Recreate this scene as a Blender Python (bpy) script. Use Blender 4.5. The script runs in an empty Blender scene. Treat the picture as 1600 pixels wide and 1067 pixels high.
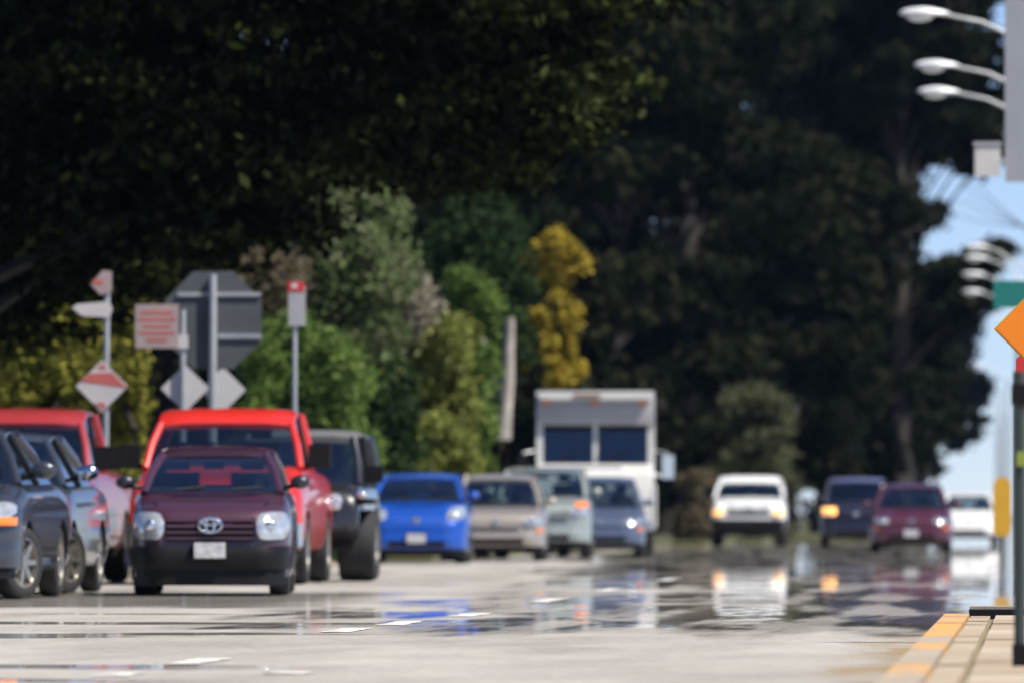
import bpy, bmesh, math, random
import numpy as np
from mathutils import Vector, Matrix
R = math.radians
SC = bpy.context.scene
COL = SC.collection
rng = np.random.default_rng(7)
random.seed(7)

# ---------------------------------------------------------------- camera, sky, sun, exposure
FPX, CAMH = 14300.0, 0.8             # long lens, crouching beside the kerb
cam_d = bpy.data.cameras.new('camera')
cam = bpy.data.objects.new('camera', cam_d); COL.objects.link(cam); SC.camera = cam
cam_d.sensor_width = 36.0
cam_d.lens = 36.0 * FPX / 1600.0
cam_d.clip_start, cam_d.clip_end = 0.5, 20000
cam.location = (0, 0, CAMH)
cam.rotation_euler = (R(90) + math.atan((805 - 533.5) / FPX), 0, math.atan((1627 - 800) / FPX))
cam_d.dof.use_dof = True
cam_d.dof.focus_distance = 62
cam_d.dof.aperture_fstop = 3.7
SUN_EL, SUN_AZ = 56.0, 118.0         # azimuth clockwise from +Y: to the right and a little behind the camera
world = bpy.data.worlds.new('World'); SC.world = world; world.use_nodes = True
wn = world.node_tree
bg = wn.nodes['Background']
sky = wn.nodes.new('ShaderNodeTexSky'); sky.sky_type = 'NISHITA'; sky.sun_disc = False
sky.sun_elevation = R(SUN_EL); sky.sun_rotation = R(SUN_AZ)
sky.altitude = 2500; sky.air_density = 0.8; sky.dust_density = 0.0; sky.ozone_density = 4.0
wb_ = wn.nodes.new('ShaderNodeMix'); wb_.data_type = 'RGBA'; wb_.blend_type = 'MULTIPLY'; wb_.inputs['Factor'].default_value = 1.0
wb_.inputs['B'].default_value = (0.97, 0.95, 1.09, 1)      # cool white balance of the whole sky
wn.links.new(sky.outputs[0], wb_.inputs['A']); wn.links.new(wb_.outputs['Result'], bg.inputs[0]); bg.inputs[1].default_value = 0.068
sun_d = bpy.data.lights.new('sun', 'SUN'); sun = bpy.data.objects.new('sun', sun_d); COL.objects.link(sun)
sun_d.energy = 4.6; sun_d.angle = R(0.5); sun_d.color = (1.0, 0.95, 0.87)
_v = Vector((math.sin(R(SUN_AZ)) * math.cos(R(SUN_EL)), math.cos(R(SUN_AZ)) * math.cos(R(SUN_EL)), math.sin(R(SUN_EL))))
sun.rotation_euler = _v.to_track_quat('Z', 'Y').to_euler()
SC.view_settings.view_transform = 'Standard'; SC.view_settings.look = 'None'
SC.view_settings.exposure = 0.8; SC.view_settings.gamma = 1.0
SC.view_settings.use_curve_mapping = False
SC.render.engine = 'CYCLES'
SC.cycles.use_denoising = True
SC.cycles.max_bounces = 6; SC.cycles.transparent_max_bounces = 12
SC.cycles.glossy_bounces = 4; SC.cycles.diffuse_bounces = 2; SC.cycles.transmission_bounces = 4

# ---------------------------------------------------------------- helpers
def pt(px, py, s):
    """point in the street for a sight line measured on the photograph at a scale of s pixels per metre"""
    return Vector(((px - 1627) / s, FPX / s, CAMH + (805 - py) / s))

def tag(o, label=None, cat=None, group=None, kind=None):
    if label: o['label'] = label
    if cat: o['category'] = cat
    if group: o['group'] = group
    if kind: o['kind'] = kind
    return o

def empty(name, loc=(0, 0, 0), rz=0.0):
    o = bpy.data.objects.new(name, None); COL.objects.link(o)
    o.location = loc; o.rotation_euler = (0, 0, rz); o.empty_display_size = 0.3
    return o

def link(name, me, m=None, parent=None, smooth=False, angle=None):
    o = bpy.data.objects.new(name, me); COL.objects.link(o)
    if m is not None and not me.materials: me.materials.append(m)
    if parent is not None: o.parent = parent
    if smooth:
        me.polygons.foreach_set('use_smooth', np.ones(len(me.polygons), dtype=bool))
        if angle: me.set_sharp_from_angle(angle=R(angle))
    return o

def obj(name, bm, m=None, parent=None, smooth=False, angle=35, bev=0.0):
    if bev:
        es = [e for e in bm.edges if len(e.link_faces) == 2 and e.calc_face_angle(0) > 0.6]
        bmesh.ops.bevel(bm, geom=es, offset=bev, segments=2, affect='EDGES', clamp_overlap=True)
    bmesh.ops.recalc_face_normals(bm, faces=bm.faces)
    me = bpy.data.meshes.new(name); bm.to_mesh(me); bm.free()
    return link(name, me, m, parent, smooth, angle)

def copy_tree(o, parent=None):
    c = o.copy(); COL.objects.link(c); c.parent = parent
    for ch in o.children: copy_tree(ch, c)
    return c

def box(bm, x0, x1, y0, y1, z0, z1):
    vs = [bm.verts.new((x, y, z)) for z in (z0, z1) for y in (y0, y1) for x in (x0, x1)]
    for f in ((0, 2, 3, 1), (4, 5, 7, 6), (0, 1, 5, 4), (2, 6, 7, 3), (0, 4, 6, 2), (1, 3, 7, 5)):
        bm.faces.new([vs[i] for i in f])
    return bm

def tube(bm, pts, rad, n=8, cap=True):
    pts = [Vector(p) for p in pts]
    rads = rad if isinstance(rad, (list, tuple)) else [rad] * len(pts)
    rings = []
    for i, p in enumerate(pts):
        d = (pts[min(i + 1, len(pts) - 1)] - pts[max(i - 1, 0)]).normalized()
        a = d.cross(Vector((0, 0, 1)))
        if a.length < 1e-3: a = d.cross(Vector((1, 0, 0)))
        a.normalize(); b = d.cross(a)
        rings.append([bm.verts.new(p + (a * math.cos(t) + b * math.sin(t)) * rads[i]) for t in [2 * math.pi * k / n for k in range(n)]])
    for r0, r1 in zip(rings, rings[1:]):
        for k in range(n): bm.faces.new((r0[k], r0[(k + 1) % n], r1[(k + 1) % n], r1[k]))
    if cap:
        bm.faces.new(rings[0][::-1]); bm.faces.new(rings[-1])
    return bm

def lathe_x(bm, prof, n=28, cx=0, cy=0, cz=0):
    """profile of (x, radius) turned about the X axis"""
    rings = []
    for x, r in prof:
        if r < 1e-6: rings.append([bm.verts.new((cx + x, cy, cz))])
        else: rings.append([bm.verts.new((cx + x, cy + r * math.cos(2 * math.pi * k / n), cz + r * math.sin(2 * math.pi * k / n))) for k in range(n)])
    for a, b in zip(rings, rings[1:]):
        for k in range(n):
            q = []
            for v in (a[k % len(a)], a[(k + 1) % len(a)], b[(k + 1) % len(b)], b[k % len(b)]):
                if v not in q: q.append(v)
            if len(q) >= 3: bm.faces.new(q)
    return bm

def prism(bm, outline, y0, y1):
    """outline of (x, z) extruded along y"""
    a = [bm.verts.new((x, y0, z)) for x, z in outline]; b = [bm.verts.new((x, y1, z)) for x, z in outline]
    bm.faces.new(a); bm.faces.new(b[::-1])
    n = len(outline)
    for k in range(n): bm.faces.new((a[k], a[(k + 1) % n], b[(k + 1) % n], b[k]))
    return bm

def B(): return bmesh.new()

# ---------------------------------------------------------------- materials
def mat(name, col, rough=0.5, metal=0.0, coat=0.0, var=0.12, scale=3.0, bump=0.0, bscale=40.0, emit=None, estr=0.0, spec=0.5):
    m = bpy.data.materials.new(name); m.use_nodes = True
    nt = m.node_tree; p = nt.nodes['Principled BSDF']
    p.inputs['Roughness'].default_value = rough; p.inputs['Metallic'].default_value = metal
    p.inputs['Coat Weight'].default_value = coat; p.inputs['Coat Roughness'].default_value = 0.04
    p.inputs['Specular IOR Level'].default_value = spec
    tc = nt.nodes.new('ShaderNodeTexCoord'); nz = nt.nodes.new('ShaderNodeTexNoise')
    nz.inputs['Scale'].default_value = scale; nz.inputs['Detail'].default_value = 5
    nt.links.new(tc.outputs['Object'], nz.inputs['Vector'])
    rp = nt.nodes.new('ShaderNodeValToRGB')
    rp.color_ramp.elements[0].position = 0.3; rp.color_ramp.elements[1].position = 0.7
    rp.color_ramp.elements[0].color = tuple(c * (1 - var) for c in col) + (1,)
    rp.color_ramp.elements[1].color = tuple(min(1, c * (1 + var)) for c in col) + (1,)
    nt.links.new(nz.outputs['Fac'], rp.inputs['Fac']); nt.links.new(rp.outputs['Color'], p.inputs['Base Color'])
    if bump:
        n2 = nt.nodes.new('ShaderNodeTexNoise'); n2.inputs['Scale'].default_value = bscale; n2.inputs['Detail'].default_value = 3
        nt.links.new(tc.outputs['Object'], n2.inputs['Vector'])
        b = nt.nodes.new('ShaderNodeBump'); b.inputs['Strength'].default_value = bump; b.inputs['Distance'].default_value = 0.01
        nt.links.new(n2.outputs['Fac'], b.inputs['Height']); nt.links.new(b.outputs['Normal'], p.inputs['Normal'])
    if emit:
        p.inputs['Emission Color'].default_value = (*emit, 1); p.inputs['Emission Strength'].default_value = estr
    return m

def paint(name, col, metal=0.0, rough=0.35): return mat(name, col, rough, metal, coat=0.8, var=0.06, scale=2.0, bump=0.02, bscale=4)

def glass(name, tint=(0.42, 0.5, 0.52)):
    m = bpy.data.materials.new(name); m.use_nodes = True; nt = m.node_tree; nt.nodes.clear()
    out = nt.nodes.new('ShaderNodeOutputMaterial'); mx = nt.nodes.new('ShaderNodeMixShader')
    tr = nt.nodes.new('ShaderNodeBsdfTransparent'); gl = nt.nodes.new('ShaderNodeBsdfGlossy'); lw = nt.nodes.new('ShaderNodeLayerWeight'); fr = nt.nodes.new('ShaderNodeMath'); pw = nt.nodes.new('ShaderNodeMath')
    tc = nt.nodes.new('ShaderNodeTexCoord'); nz = nt.nodes.new('ShaderNodeTexNoise'); nz.inputs['Scale'].default_value = 2.5
    rp = nt.nodes.new('ShaderNodeValToRGB')
    rp.color_ramp.elements[0].color = tuple(c * 0.88 for c in tint) + (1,); rp.color_ramp.elements[1].color = tuple(tint) + (1,)
    nt.links.new(tc.outputs['Object'], nz.inputs['Vector']); nt.links.new(nz.outputs['Fac'], rp.inputs['Fac']); nt.links.new(rp.outputs[0], tr.inputs[0])
    gl.inputs['Roughness'].default_value = 0.02; pw.operation = 'POWER'; pw.inputs[1].default_value = 4.0; fr.operation = 'MULTIPLY_ADD'; fr.inputs[1].default_value = 0.88; fr.inputs[2].default_value = 0.14
    lw.inputs['Blend'].default_value = 0.5; nt.links.new(lw.outputs['Facing'], pw.inputs[0]); nt.links.new(pw.outputs[0], fr.inputs[0])
    gl.inputs['Color'].default_value = (0.9, 0.95, 1, 1)
    nt.links.new(fr.outputs[0], mx.inputs[0]); nt.links.new(tr.outputs[0], mx.inputs[1]); nt.links.new(gl.outputs[0], mx.inputs[2])
    nt.links.new(mx.outputs[0], out.inputs[0])
    return m

def leaf_mat(name, cols, trans=0.25):
    """each leaf takes its own colour from a short list of greens"""
    m = bpy.data.materials.new(name); m.use_nodes = True; nt = m.node_tree; nt.nodes.clear()
    out = nt.nodes.new('ShaderNodeOutputMaterial'); mx = nt.nodes.new('ShaderNodeMixShader')
    df = nt.nodes.new('ShaderNodeBsdfDiffuse'); tl = nt.nodes.new('ShaderNodeBsdfTranslucent')
    ge = nt.nodes.new('ShaderNodeNewGeometry'); rp = nt.nodes.new('ShaderNodeValToRGB')
    n = len(cols); el = rp.color_ramp.elements
    while len(el) < n: el.new(0.5)
    for k, c in enumerate(cols): el[k].position = k / max(1, n - 1); el[k].color = (*c, 1)
    nt.links.new(ge.outputs['Random Per Island'], rp.inputs['Fac'])
    nt.links.new(rp.outputs[0], df.inputs[0]); nt.links.new(rp.outputs[0], tl.inputs[0])
    mx.inputs[0].default_value = trans
    nt.links.new(df.outputs[0], mx.inputs[1]); nt.links.new(tl.outputs[0], mx.inputs[2]); nt.links.new(mx.outputs[0], out.inputs[0])
    return m

M = {}
M['rubber'] = mat('tyre_rubber', (0.018, 0.018, 0.019), 0.8, bump=0.2)
M['black'] = mat('black_plastic', (0.008, 0.008, 0.009), 0.5, bump=0.1, spec=0.2)
M['well'] = mat('wheel_well', (0.012, 0.012, 0.012), 0.9)
M['interior'] = mat('dark_upholstery', (0.03, 0.03, 0.035), 0.8, bump=0.2)
M['rim'] = mat('alloy_rim', (0.42, 0.40, 0.36), 0.32, 0.85)
M['chrome'] = mat('chrome', (0.75, 0.76, 0.78), 0.09, 1.0, var=0.03)
M['lens'] = mat('headlight_lens', (0.55, 0.58, 0.6), 0.12, 0.55, coat=1.0, var=0.2, scale=14)
M['amber'] = mat('amber_lens', (0.85, 0.22, 0.02), 0.25, coat=1.0, spec=0.6)
M['plate'] = mat('number_plate', (0.46, 0.46, 0.47), 0.45, var=0.3, scale=16)
M['glass'] = glass('car_glass', (0.60, 0.68, 0.70))
M['darkglass'] = glass('tinted_car_glass', (0.12, 0.15, 0.18))
M['steel'] = mat('galvanised_steel', (0.42, 0.44, 0.45), 0.5, 0.6, bump=0.1)
M['alu'] = mat('aluminium_sign_back', (0.36, 0.37, 0.38), 0.55, 0.25, var=0.1, bump=0.05)
M['lamp_on'] = mat('lit_amber_lamp', (0.9, 0.5, 0.15), 0.3, emit=(1.0, 0.42, 0.08), estr=1.1)
M['lamp_white'] = mat('lit_headlamp', (0.9, 0.88, 0.8), 0.3, emit=(1.0, 0.86, 0.62), estr=2.0)
M['bark'] = mat('bark', (0.026, 0.021, 0.017), 0.95, bump=0.8, bscale=6, var=0.4)
M['pale_bark'] = mat('pale_bark', (0.30, 0.27, 0.235), 0.9, bump=0.6, bscale=8, var=0.3)
# ---------------------------------------------------------------- ground, road, pavement
def nmath(nt, op, a, b=None, c=None, clamp=False):
    n = nt.nodes.new('ShaderNodeMath'); n.operation = op; n.use_clamp = clamp
    for k, v in enumerate((a, b, c)):
        if v is None: continue
        if isinstance(v, (int, float)): n.inputs[k].default_value = v
        else: nt.links.new(v, n.inputs[k])
    return n.outputs[0]

def nsmooth(nt, v, lo, hi):
    n = nt.nodes.new('ShaderNodeMapRange'); n.interpolation_type = 'SMOOTHSTEP'
    nt.links.new(v, n.inputs[0])
    for k, q in ((1, lo), (2, hi)):
        if isinstance(q, (int, float)): n.inputs[k].default_value = q
        else: nt.links.new(q, n.inputs[k])
    return n.outputs[0]

def nnoise(nt, vec, sx, sy, seed, detail=3.0):
    mp = nt.nodes.new('ShaderNodeMapping'); mp.inputs['Scale'].default_value = (sx, sy, 1); mp.inputs['Location'].default_value = (seed, seed * 1.7, seed)
    nz = nt.nodes.new('ShaderNodeTexNoise'); nz.inputs['Scale'].default_value = 1.0; nz.inputs['Detail'].default_value = detail
    nt.links.new(vec, mp.inputs[0]); nt.links.new(mp.outputs[0], nz.inputs['Vector'])
    return nz.outputs['Fac']

def road_material():
    """pale worn asphalt; the hot smooth stretches mirror what stands beyond at a flat angle"""
    m = bpy.data.materials.new('hot_asphalt'); m.use_nodes = True; nt = m.node_tree; p = nt.nodes['Principled BSDF']
    tc = nt.nodes.new('ShaderNodeTexCoord'); v = tc.outputs['Object']
    sp = nt.nodes.new('ShaderNodeSeparateXYZ'); nt.links.new(v, sp.inputs[0]); X, Y = sp.outputs[0], sp.outputs[1]
    # base colour: speckle, tyre tracks and stains
    g1 = nnoise(nt, v, 1.2, 0.25, 3.1, 6); g2 = nnoise(nt, v, 14, 6, 9.2, 3); g3 = nnoise(nt, v, 0.5, 0.08, 21.0, 4)
    t = nmath(nt, 'MULTIPLY_ADD', g1, 0.5, nmath(nt, 'MULTIPLY_ADD', g2, 0.3, nmath(nt, 'MULTIPLY', g3, 0.4)))
    rp = nt.nodes.new('ShaderNodeValToRGB'); e = rp.color_ramp.elements
    e[0].position, e[0].color = 0.44, (0.235, 0.215, 0.19, 1); e[1].position, e[1].color = 0.76, (0.395, 0.375, 0.34, 1)
    nt.links.new(t, rp.inputs[0])
    dirt = nnoise(nt, v, 2.2, 0.35, 17.0, 4)                    # grit and straw-coloured dirt lying in the gutter
    dm = nmath(nt, 'MULTIPLY', nsmooth(nt, nmath(nt, 'MULTIPLY_ADD', dirt, 1.5, X), -0.42, 0.1), nsmooth(nt, Y, 64, 58))
    mxc = nt.nodes.new('ShaderNodeMix'); mxc.data_type = 'RGBA'; nt.links.new(dm, mxc.inputs['Factor']); nt.links.new(rp.outputs[0], mxc.inputs['A']); mxc.inputs['B'].default_value = (0.25, 0.19, 0.115, 1)
    nt.links.new(mxc.outputs['Result'], p.inputs['Base Color'])
    p.inputs['Roughness'].default_value = 0.92; p.inputs['Specular IOR Level'].default_value = 0.12
    # where the surface is smooth and hot
    w = nnoise(nt, v, 1.3, 0.16, 5.5, 5)
    wob = nmath(nt, 'SUBTRACT', w, 0.5)
    near = nsmooth(nt, nmath(nt, 'MULTIPLY_ADD', wob, 22.0, Y), 60.0, 67.5)
    far_edge = nmath(nt, 'MULTIPLY_ADD', Y, -0.038, -1.9)
    isfar = nsmooth(nt, Y, 88.0, 95.0)
    xb = nmath(nt, 'ADD', nmath(nt, 'MULTIPLY', isfar, far_edge), nmath(nt, 'MULTIPLY', nmath(nt, 'SUBTRACT', 1.0, isfar), -6.0))
    xr = nmath(nt, 'SUBTRACT', nmath(nt, 'MULTIPLY_ADD', wob, 4.0, X), xb)
    A = nmath(nt, 'MULTIPLY', near, nsmooth(nt, xr, -0.5, 0.6))
    br = nnoise(nt, v, 0.9, 0.22, 12.3, 3)                      # broken towards the left
    patch = nmath(nt, 'MAXIMUM', nsmooth(nt, br, 0.33, 0.50), nmath(nt, 'MAXIMUM', nsmooth(nt, X, -3.9, -2.6), nsmooth(nt, Y, 98, 125)))
    A = nmath(nt, 'MULTIPLY', A, patch)
    fl = nnoise(nt, v, 1.6, 0.10, 77.0, 4)                      # flickering strips where the road shows through
    A = nmath(nt, 'MULTIPLY', A, nmath(nt, 'MAXIMUM', nsmooth(nt, fl, 0.28, 0.55), nmath(nt, 'MULTIPLY_ADD', nsmooth(nt, Y, 85, 130), 0.35, 0.5)))
    st = nnoise(nt, v, 0.16, 0.30, 31.7, 3)                     # thin streaks nearer the lens
    Bk = nmath(nt, 'MULTIPLY', nsmooth(nt, st, 0.585, 0.64), nsmooth(nt, X, -3.6, -5.0))
    s2 = nnoise(nt, v, 0.7, 0.25, 55.0, 4)                      # strip right in front of the stopped cars
    C2 = nmath(nt, 'MULTIPLY', nmath(nt, 'MULTIPLY', nsmooth(nt, nmath(nt, 'MULTIPLY_ADD', s2, 8.0, Y), 82.0, 84.5), nsmooth(nt, Y, 97, 93)), nmath(nt, 'MULTIPLY', nsmooth(nt, X, -5.9, -7.2), 0.9))
    Bk = nmath(nt, 'MAXIMUM', Bk, C2)
    mask = nmath(nt, 'MAXIMUM', A, nmath(nt, 'MULTIPLY', Bk, 0.85), clamp=True)
    nt.links.new(mask, p.inputs['Coat Weight'])
    p.inputs['Coat Roughness'].default_value = 0.016; p.inputs['Coat IOR'].default_value = 1.5
    rip = nnoise(nt, v, 1.5, 0.22, 40.0, 3)
    bp = nt.nodes.new('ShaderNodeBump'); bp.inputs['Strength'].default_value = 1.0; bp.inputs['Distance'].default_value = 0.0042
    nt.links.new(rip, bp.inputs['Height']); nt.links.new(bp.outputs[0], p.inputs['Coat Normal'])
    return m

def sheet(name, x0, x1, y0, y1, z, m, nx=1, ny=1):
    bm = B(); g = [[bm.verts.new((x0 + (x1 - x0) * i / nx, y0 + (y1 - y0) * j / ny, z)) for i in range(nx + 1)] for j in range(ny + 1)]
    for j in range(ny):
        for i in range(nx): bm.faces.new((g[j][i], g[j][i + 1], g[j + 1][i + 1], g[j + 1][i]))
    return tag(obj(name, bm, m), kind='structure')

M['soil'] = mat('dry_soil', (0.17, 0.14, 0.09), 0.95, var=0.35, scale=0.4, bump=0.4)
M['verge'] = mat('rough_grass_verge', (0.075, 0.075, 0.03), 0.95, var=0.4, scale=0.6, bump=0.6)
M['road'] = road_material()
sheet('ground', -5000, 5000, -300, 9000, -0.03, M['soil'])
sheet('road', -12.4, 45, -40, 2600, 0.0, M['road'])
bm = B(); box(bm, -220, -12.4, 60, 2600, -0.1, 0.12); box(bm, -12.39, -3.6, 290, 2600, -0.1, 0.12)
for x_, y0_, y1_ in ((-10.45, 157, 195), (-9.9, 195.01, 245), (-9.0, 245.01, 270), (-8.2, 270.01, 289.9)): box(bm, -12.39, x_, y0_, y1_, -0.1, 0.12)
tag(obj('verge', bm, M['verge']), kind='structure')
M['kerb'] = mat('kerb_concrete', (0.33, 0.275, 0.205), 0.9, var=0.2, scale=4, bump=0.3)
M['yellow_paint'] = mat('worn_yellow_kerb_paint', (0.52, 0.24, 0.04), 0.75, var=0.25, scale=6, bump=0.2)
_e = [n for n in M['yellow_paint'].node_tree.nodes if n.type == 'VALTORGB'][0].color_ramp
_e.elements[0].position, _e.elements[0].color = 0.46, (0.33, 0.275, 0.20, 1); _e.elements[1].position = 0.53
M['white_paint'] = mat('worn_white_road_paint', (0.66, 0.65, 0.62), 0.7, var=0.22, scale=5)
_e = [n for n in M['white_paint'].node_tree.nodes if n.type == 'VALTORGB'][0].color_ramp
_e.elements[0].position, _e.elements[0].color = 0.42, (0.36, 0.34, 0.31, 1); _e.elements[1].position = 0.62
M['slab'] = [mat('paving_slab_' + n, c, 0.9, var=0.16, scale=2.2, bump=0.3) for n, c in (('tan', (0.36, 0.29, 0.205)), ('sand', (0.40, 0.335, 0.25)), ('buff', (0.34, 0.265, 0.185)))]
M['grout'] = mat('mossy_joint', (0.16, 0.14, 0.075), 0.95, var=0.3, scale=5)
# pavement corner on the near right: bed, kerb stones, slabs
bed = bm = B(); box(bm, -0.49, 7.0, 18, 63.2, 0.0, 0.085); pav = tag(obj('pavement', bm, M['grout']), kind='structure')
def block(name, x0, x1, y0, y1, z0, z1, m, parent, bev=0.012):
    bm = B(); box(bm, x0, x1, y0, y1, z0, z1); return obj(name, bm, m, parent, bev=bev)
cols_x = [(-0.475, -0.345), (-0.31, 0.35), (0.385, 1.1), (1.135, 1.9)]
y = 24.0; k = 0
while y < 62.0:
    ln = 2.5 + 0.5 * math.sin(k * 2.3)
    y2 = min(y + ln, 62.55)
    for c, (x0, x1) in enumerate(cols_x):
        off = 0.9 if c % 2 else 0
        block('paving_slab', x0, x1, y + off, min(y2 - 0.07 + off, 62.55), 0.07, 0.118 + 0.004 * math.sin(k * 1.9 + c), M['slab'][(k * 2 + c * 5 + (k * k) % 3) % 3], pav)
    y = y2 + 0.02; k += 1
y = 20.0; k = 0
while y < 62.4:
    y2 = min(y + 2.4, 63.1)
    painted = (49.6 < y < 70) or (44.0 < y < 46.5) or (38.8 < y < 41.3)
    block('kerb_stone', -0.665, -0.495, y, y2 - 0.03, -0.02, 0.125, M['yellow_paint'] if painted else M['kerb'], pav, 0.02)
    y = y2; k += 1
block('dark_edge_strip', -0.5, 3.0, 63.22, 63.75, 0.0, 0.150, M['black'], pav, 0.02)  # low black strip across the far end of the pavement
block('edge_stone', -0.5, 3.0, 63.78, 64.4, 0.0, 0.168, M['kerb'], pav, 0.02)
# lane dashes
for q, (y, ln, dx) in enumerate(((45.3, 1.1, 0), (49.0, 2.0, 0.02), (46.0, 0.7, 0.82), (62.4, 2.4, -0.2), (66.4, 2.8, -0.12), (72.2, 2.6, 0.05), (84.0, 4.0, 0.0), (96, 4, 0), (112, 4, 0))):
    bm = B(); n = 7; a = [bm.verts.new((-4.73 + dx + random.uniform(-.02, .02), y + ln * i / n, 0.005)) for i in range(n + 1)]
    b = [bm.verts.new((-4.53 + dx + random.uniform(-.02, .02), y + ln * i / n, 0.005)) for i in range(n + 1)]
    for i in range(n): bm.faces.new((a[i], b[i], b[i + 1], a[i + 1]))
    tag(obj('lane_marking', bm, M['white_paint']), kind='structure')
# low traffic island that carries the signs
bm = B(); box(bm, -15.5, -10.35, 114, 134, -0.05, 0.13)
tag(obj('traffic_island', bm, M['kerb'], bev=0.03), kind='structure')

# ---------------------------------------------------------------- trees and shrubs
def quads_mesh(name, c, a, b):
    n = len(c); v = np.stack([c - a, c - b * 0.9, c + a, c + b * 0.9], 1).reshape(-1, 3).astype(np.float32)
    me = bpy.data.meshes.new(name)
    me.vertices.add(4 * n); me.vertices.foreach_set('co', v.ravel())
    me.loops.add(4 * n); me.loops.foreach_set('vertex_index', np.arange(4 * n, dtype=np.int32))
    me.polygons.add(n); me.polygons.foreach_set('loop_start', np.arange(0, 4 * n, 4, dtype=np.int32))
    try: me.polygons.foreach_set('loop_total', np.full(n, 4, dtype=np.int32))
    except Exception: pass
    me.update(calc_edges=True); me.validate()
    return me

def leaves(name, clumps, total, size, flat=0.6, droop=0.0, up=0.35):
    """clumps: rows of x, y, z, radius; leaves fill each clump, denser to its skin"""
    cl = np.asarray(clumps, float); w = cl[:, 3] ** 2; idx = rng.choice(len(cl), total, p=w / w.sum())
    d = rng.normal(size=(total, 3)); d /= np.linalg.norm(d, axis=1)[:, None]
    r = rng.random(total) ** 0.45
    r = np.where(rng.random(total) < 0.14, r * (1 + 0.8 * rng.random(total)), r)
    off = d * r[:, None] * cl[idx, 3][:, None]; off[:, 2] *= flat
    c = cl[idx, :3] + off + rng.normal(size=(total, 3)) * 0.04
    nrm = rng.normal(size=(total, 3)) + d * 0.6; nrm[:, 2] += up; nrm /= np.linalg.norm(nrm, axis=1)[:, None]
    t = rng.normal(size=(total, 3)); t[:, 2] -= droop; t -= nrm * (t * nrm).sum(1)[:, None]; t /= np.linalg.norm(t, axis=1)[:, None]
    s = size * (0.6 + 0.8 * rng.random(total))
    return quads_mesh(name, c, t * s[:, None], np.cross(nrm, t) * (s * 0.55)[:, None])

def limbs(name, base_r, h, tips, m, parent, lean=(0, 0), every=4, trunk_top=None):
    bm = B(); n = 9; top = trunk_top or h * 0.85
    tr = [Vector((lean[0] * (k / n) ** 1.5 + 0.12 * math.sin(k * 1.7) * (k > 0), lean[1] * (k / n) ** 1.5 + 0.1 * math.cos(k * 2.1) * (k > 0), top * k / n)) for k in range(n + 1)]
    tube(bm, tr, [base_r * (1.25 if k == 0 else 1 - 0.8 * k / n) for k in range(n + 1)], 10)
    for q in tips[::every]:
        q = Vector(q[:3]); zz = max(0.12 * top, min(top * 0.95, q.z * 0.8 - 0.15 * math.hypot(q.x, q.y)))
        k = zz / top * n; i = min(int(k), n - 1); s0 = tr[i].lerp(tr[i + 1], k - i)
        mid = s0.lerp(q, 0.5) + Vector((0, 0, 0.06 * (q - s0).length))
        r0 = max(0.025, base_r * 0.28 * (1 - zz / top * 0.7)); tube(bm, [s0, mid, q], [r0, r0 * 0.6, 0.015], 6)
    return obj(name, bm, m, parent, smooth=True, angle=60)

def clumps_round(h0, h1, rx, ry, n, r, top=1.0, rag=0.2, power=0.5):
    out = []; zc = (h0 + h1) / 2; rz = (h1 - h0) / 2
    for _ in range(n):
        d = rng.normal(size=3); d /= np.linalg.norm(d); q = rng.random() ** power * (1 + rag * rng.normal())
        out.append((d[0] * rx * q, d[1] * ry * q, zc + d[2] * rz * min(q, 1.08), r * rng.uniform(0.6, 1.35)))
    return out

def clumps_spray(h0, h1, rx, ry, n, r, cone=0.55, arms=22):
    """limbs held level, each ending in flat sprays"""
    out = []
    for _ in range(arms):
        z = rng.uniform(h0, h1); f = (z - h0) / (h1 - h0); ang = rng.uniform(0, 2 * math.pi)
        reach = (1 - cone * f) * rng.uniform(0.72, 1.08)
        for _ in range(max(3, n // arms)):
            q = rng.uniform(0.2, 1.0) ** 0.7; a = ang + rng.normal() * 0.22
            out.append((math.cos(a) * rx * reach * q, math.sin(a) * ry * reach * q, z + q * q * 0.9 + rng.normal() * 0.35, r * rng.uniform(0.6, 1.3)))
    return out

def tree(name, label, cat, loc, cl, total, size, leafm, barkm, h, base_r, group=None, flat=0.6, every=4, droop=0.0, lean=(0, 0), rz=0.0, trunk_top=None, up=0.35):
    root = empty(name, loc, rz); tag(root, label, cat, group)
    limbs('trunk', base_r, h, cl, barkm, root, lean, every, trunk_top)
    link('crown', leaves('crown', cl, total, size, flat, droop, up), leafm, root)
    return root

L = {}
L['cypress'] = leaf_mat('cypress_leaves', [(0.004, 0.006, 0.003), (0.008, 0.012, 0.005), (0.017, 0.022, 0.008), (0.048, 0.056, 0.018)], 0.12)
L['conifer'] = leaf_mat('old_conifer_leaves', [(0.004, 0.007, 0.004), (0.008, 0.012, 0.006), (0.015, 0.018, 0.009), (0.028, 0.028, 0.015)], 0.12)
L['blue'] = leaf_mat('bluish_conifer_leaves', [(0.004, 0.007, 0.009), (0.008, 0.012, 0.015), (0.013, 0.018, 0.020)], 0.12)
L['olive'] = leaf_mat('olive_hedge_leaves', [(0.08, 0.09, 0.018), (0.15, 0.155, 0.03), (0.24, 0.215, 0.045)])
L['green'] = leaf_mat('green_shrub_leaves', [(0.05, 0.085, 0.02), (0.10, 0.165, 0.035), (0.16, 0.22, 0.07)])
L['lime'] = leaf_mat('yellow_green_ivy_leaves', [(0.09, 0.11, 0.025), (0.17, 0.19, 0.045), (0.25, 0.255, 0.08)])
L['grey'] = leaf_mat('grey_green_leaves', [(0.055, 0.085, 0.03), (0.11, 0.15, 0.055), (0.20, 0.21, 0.13)])
L['dry'] = leaf_mat('dry_brown_leaves', [(0.06, 0.05, 0.03), (0.12, 0.10, 0.055), (0.19, 0.16, 0.12)])
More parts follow.
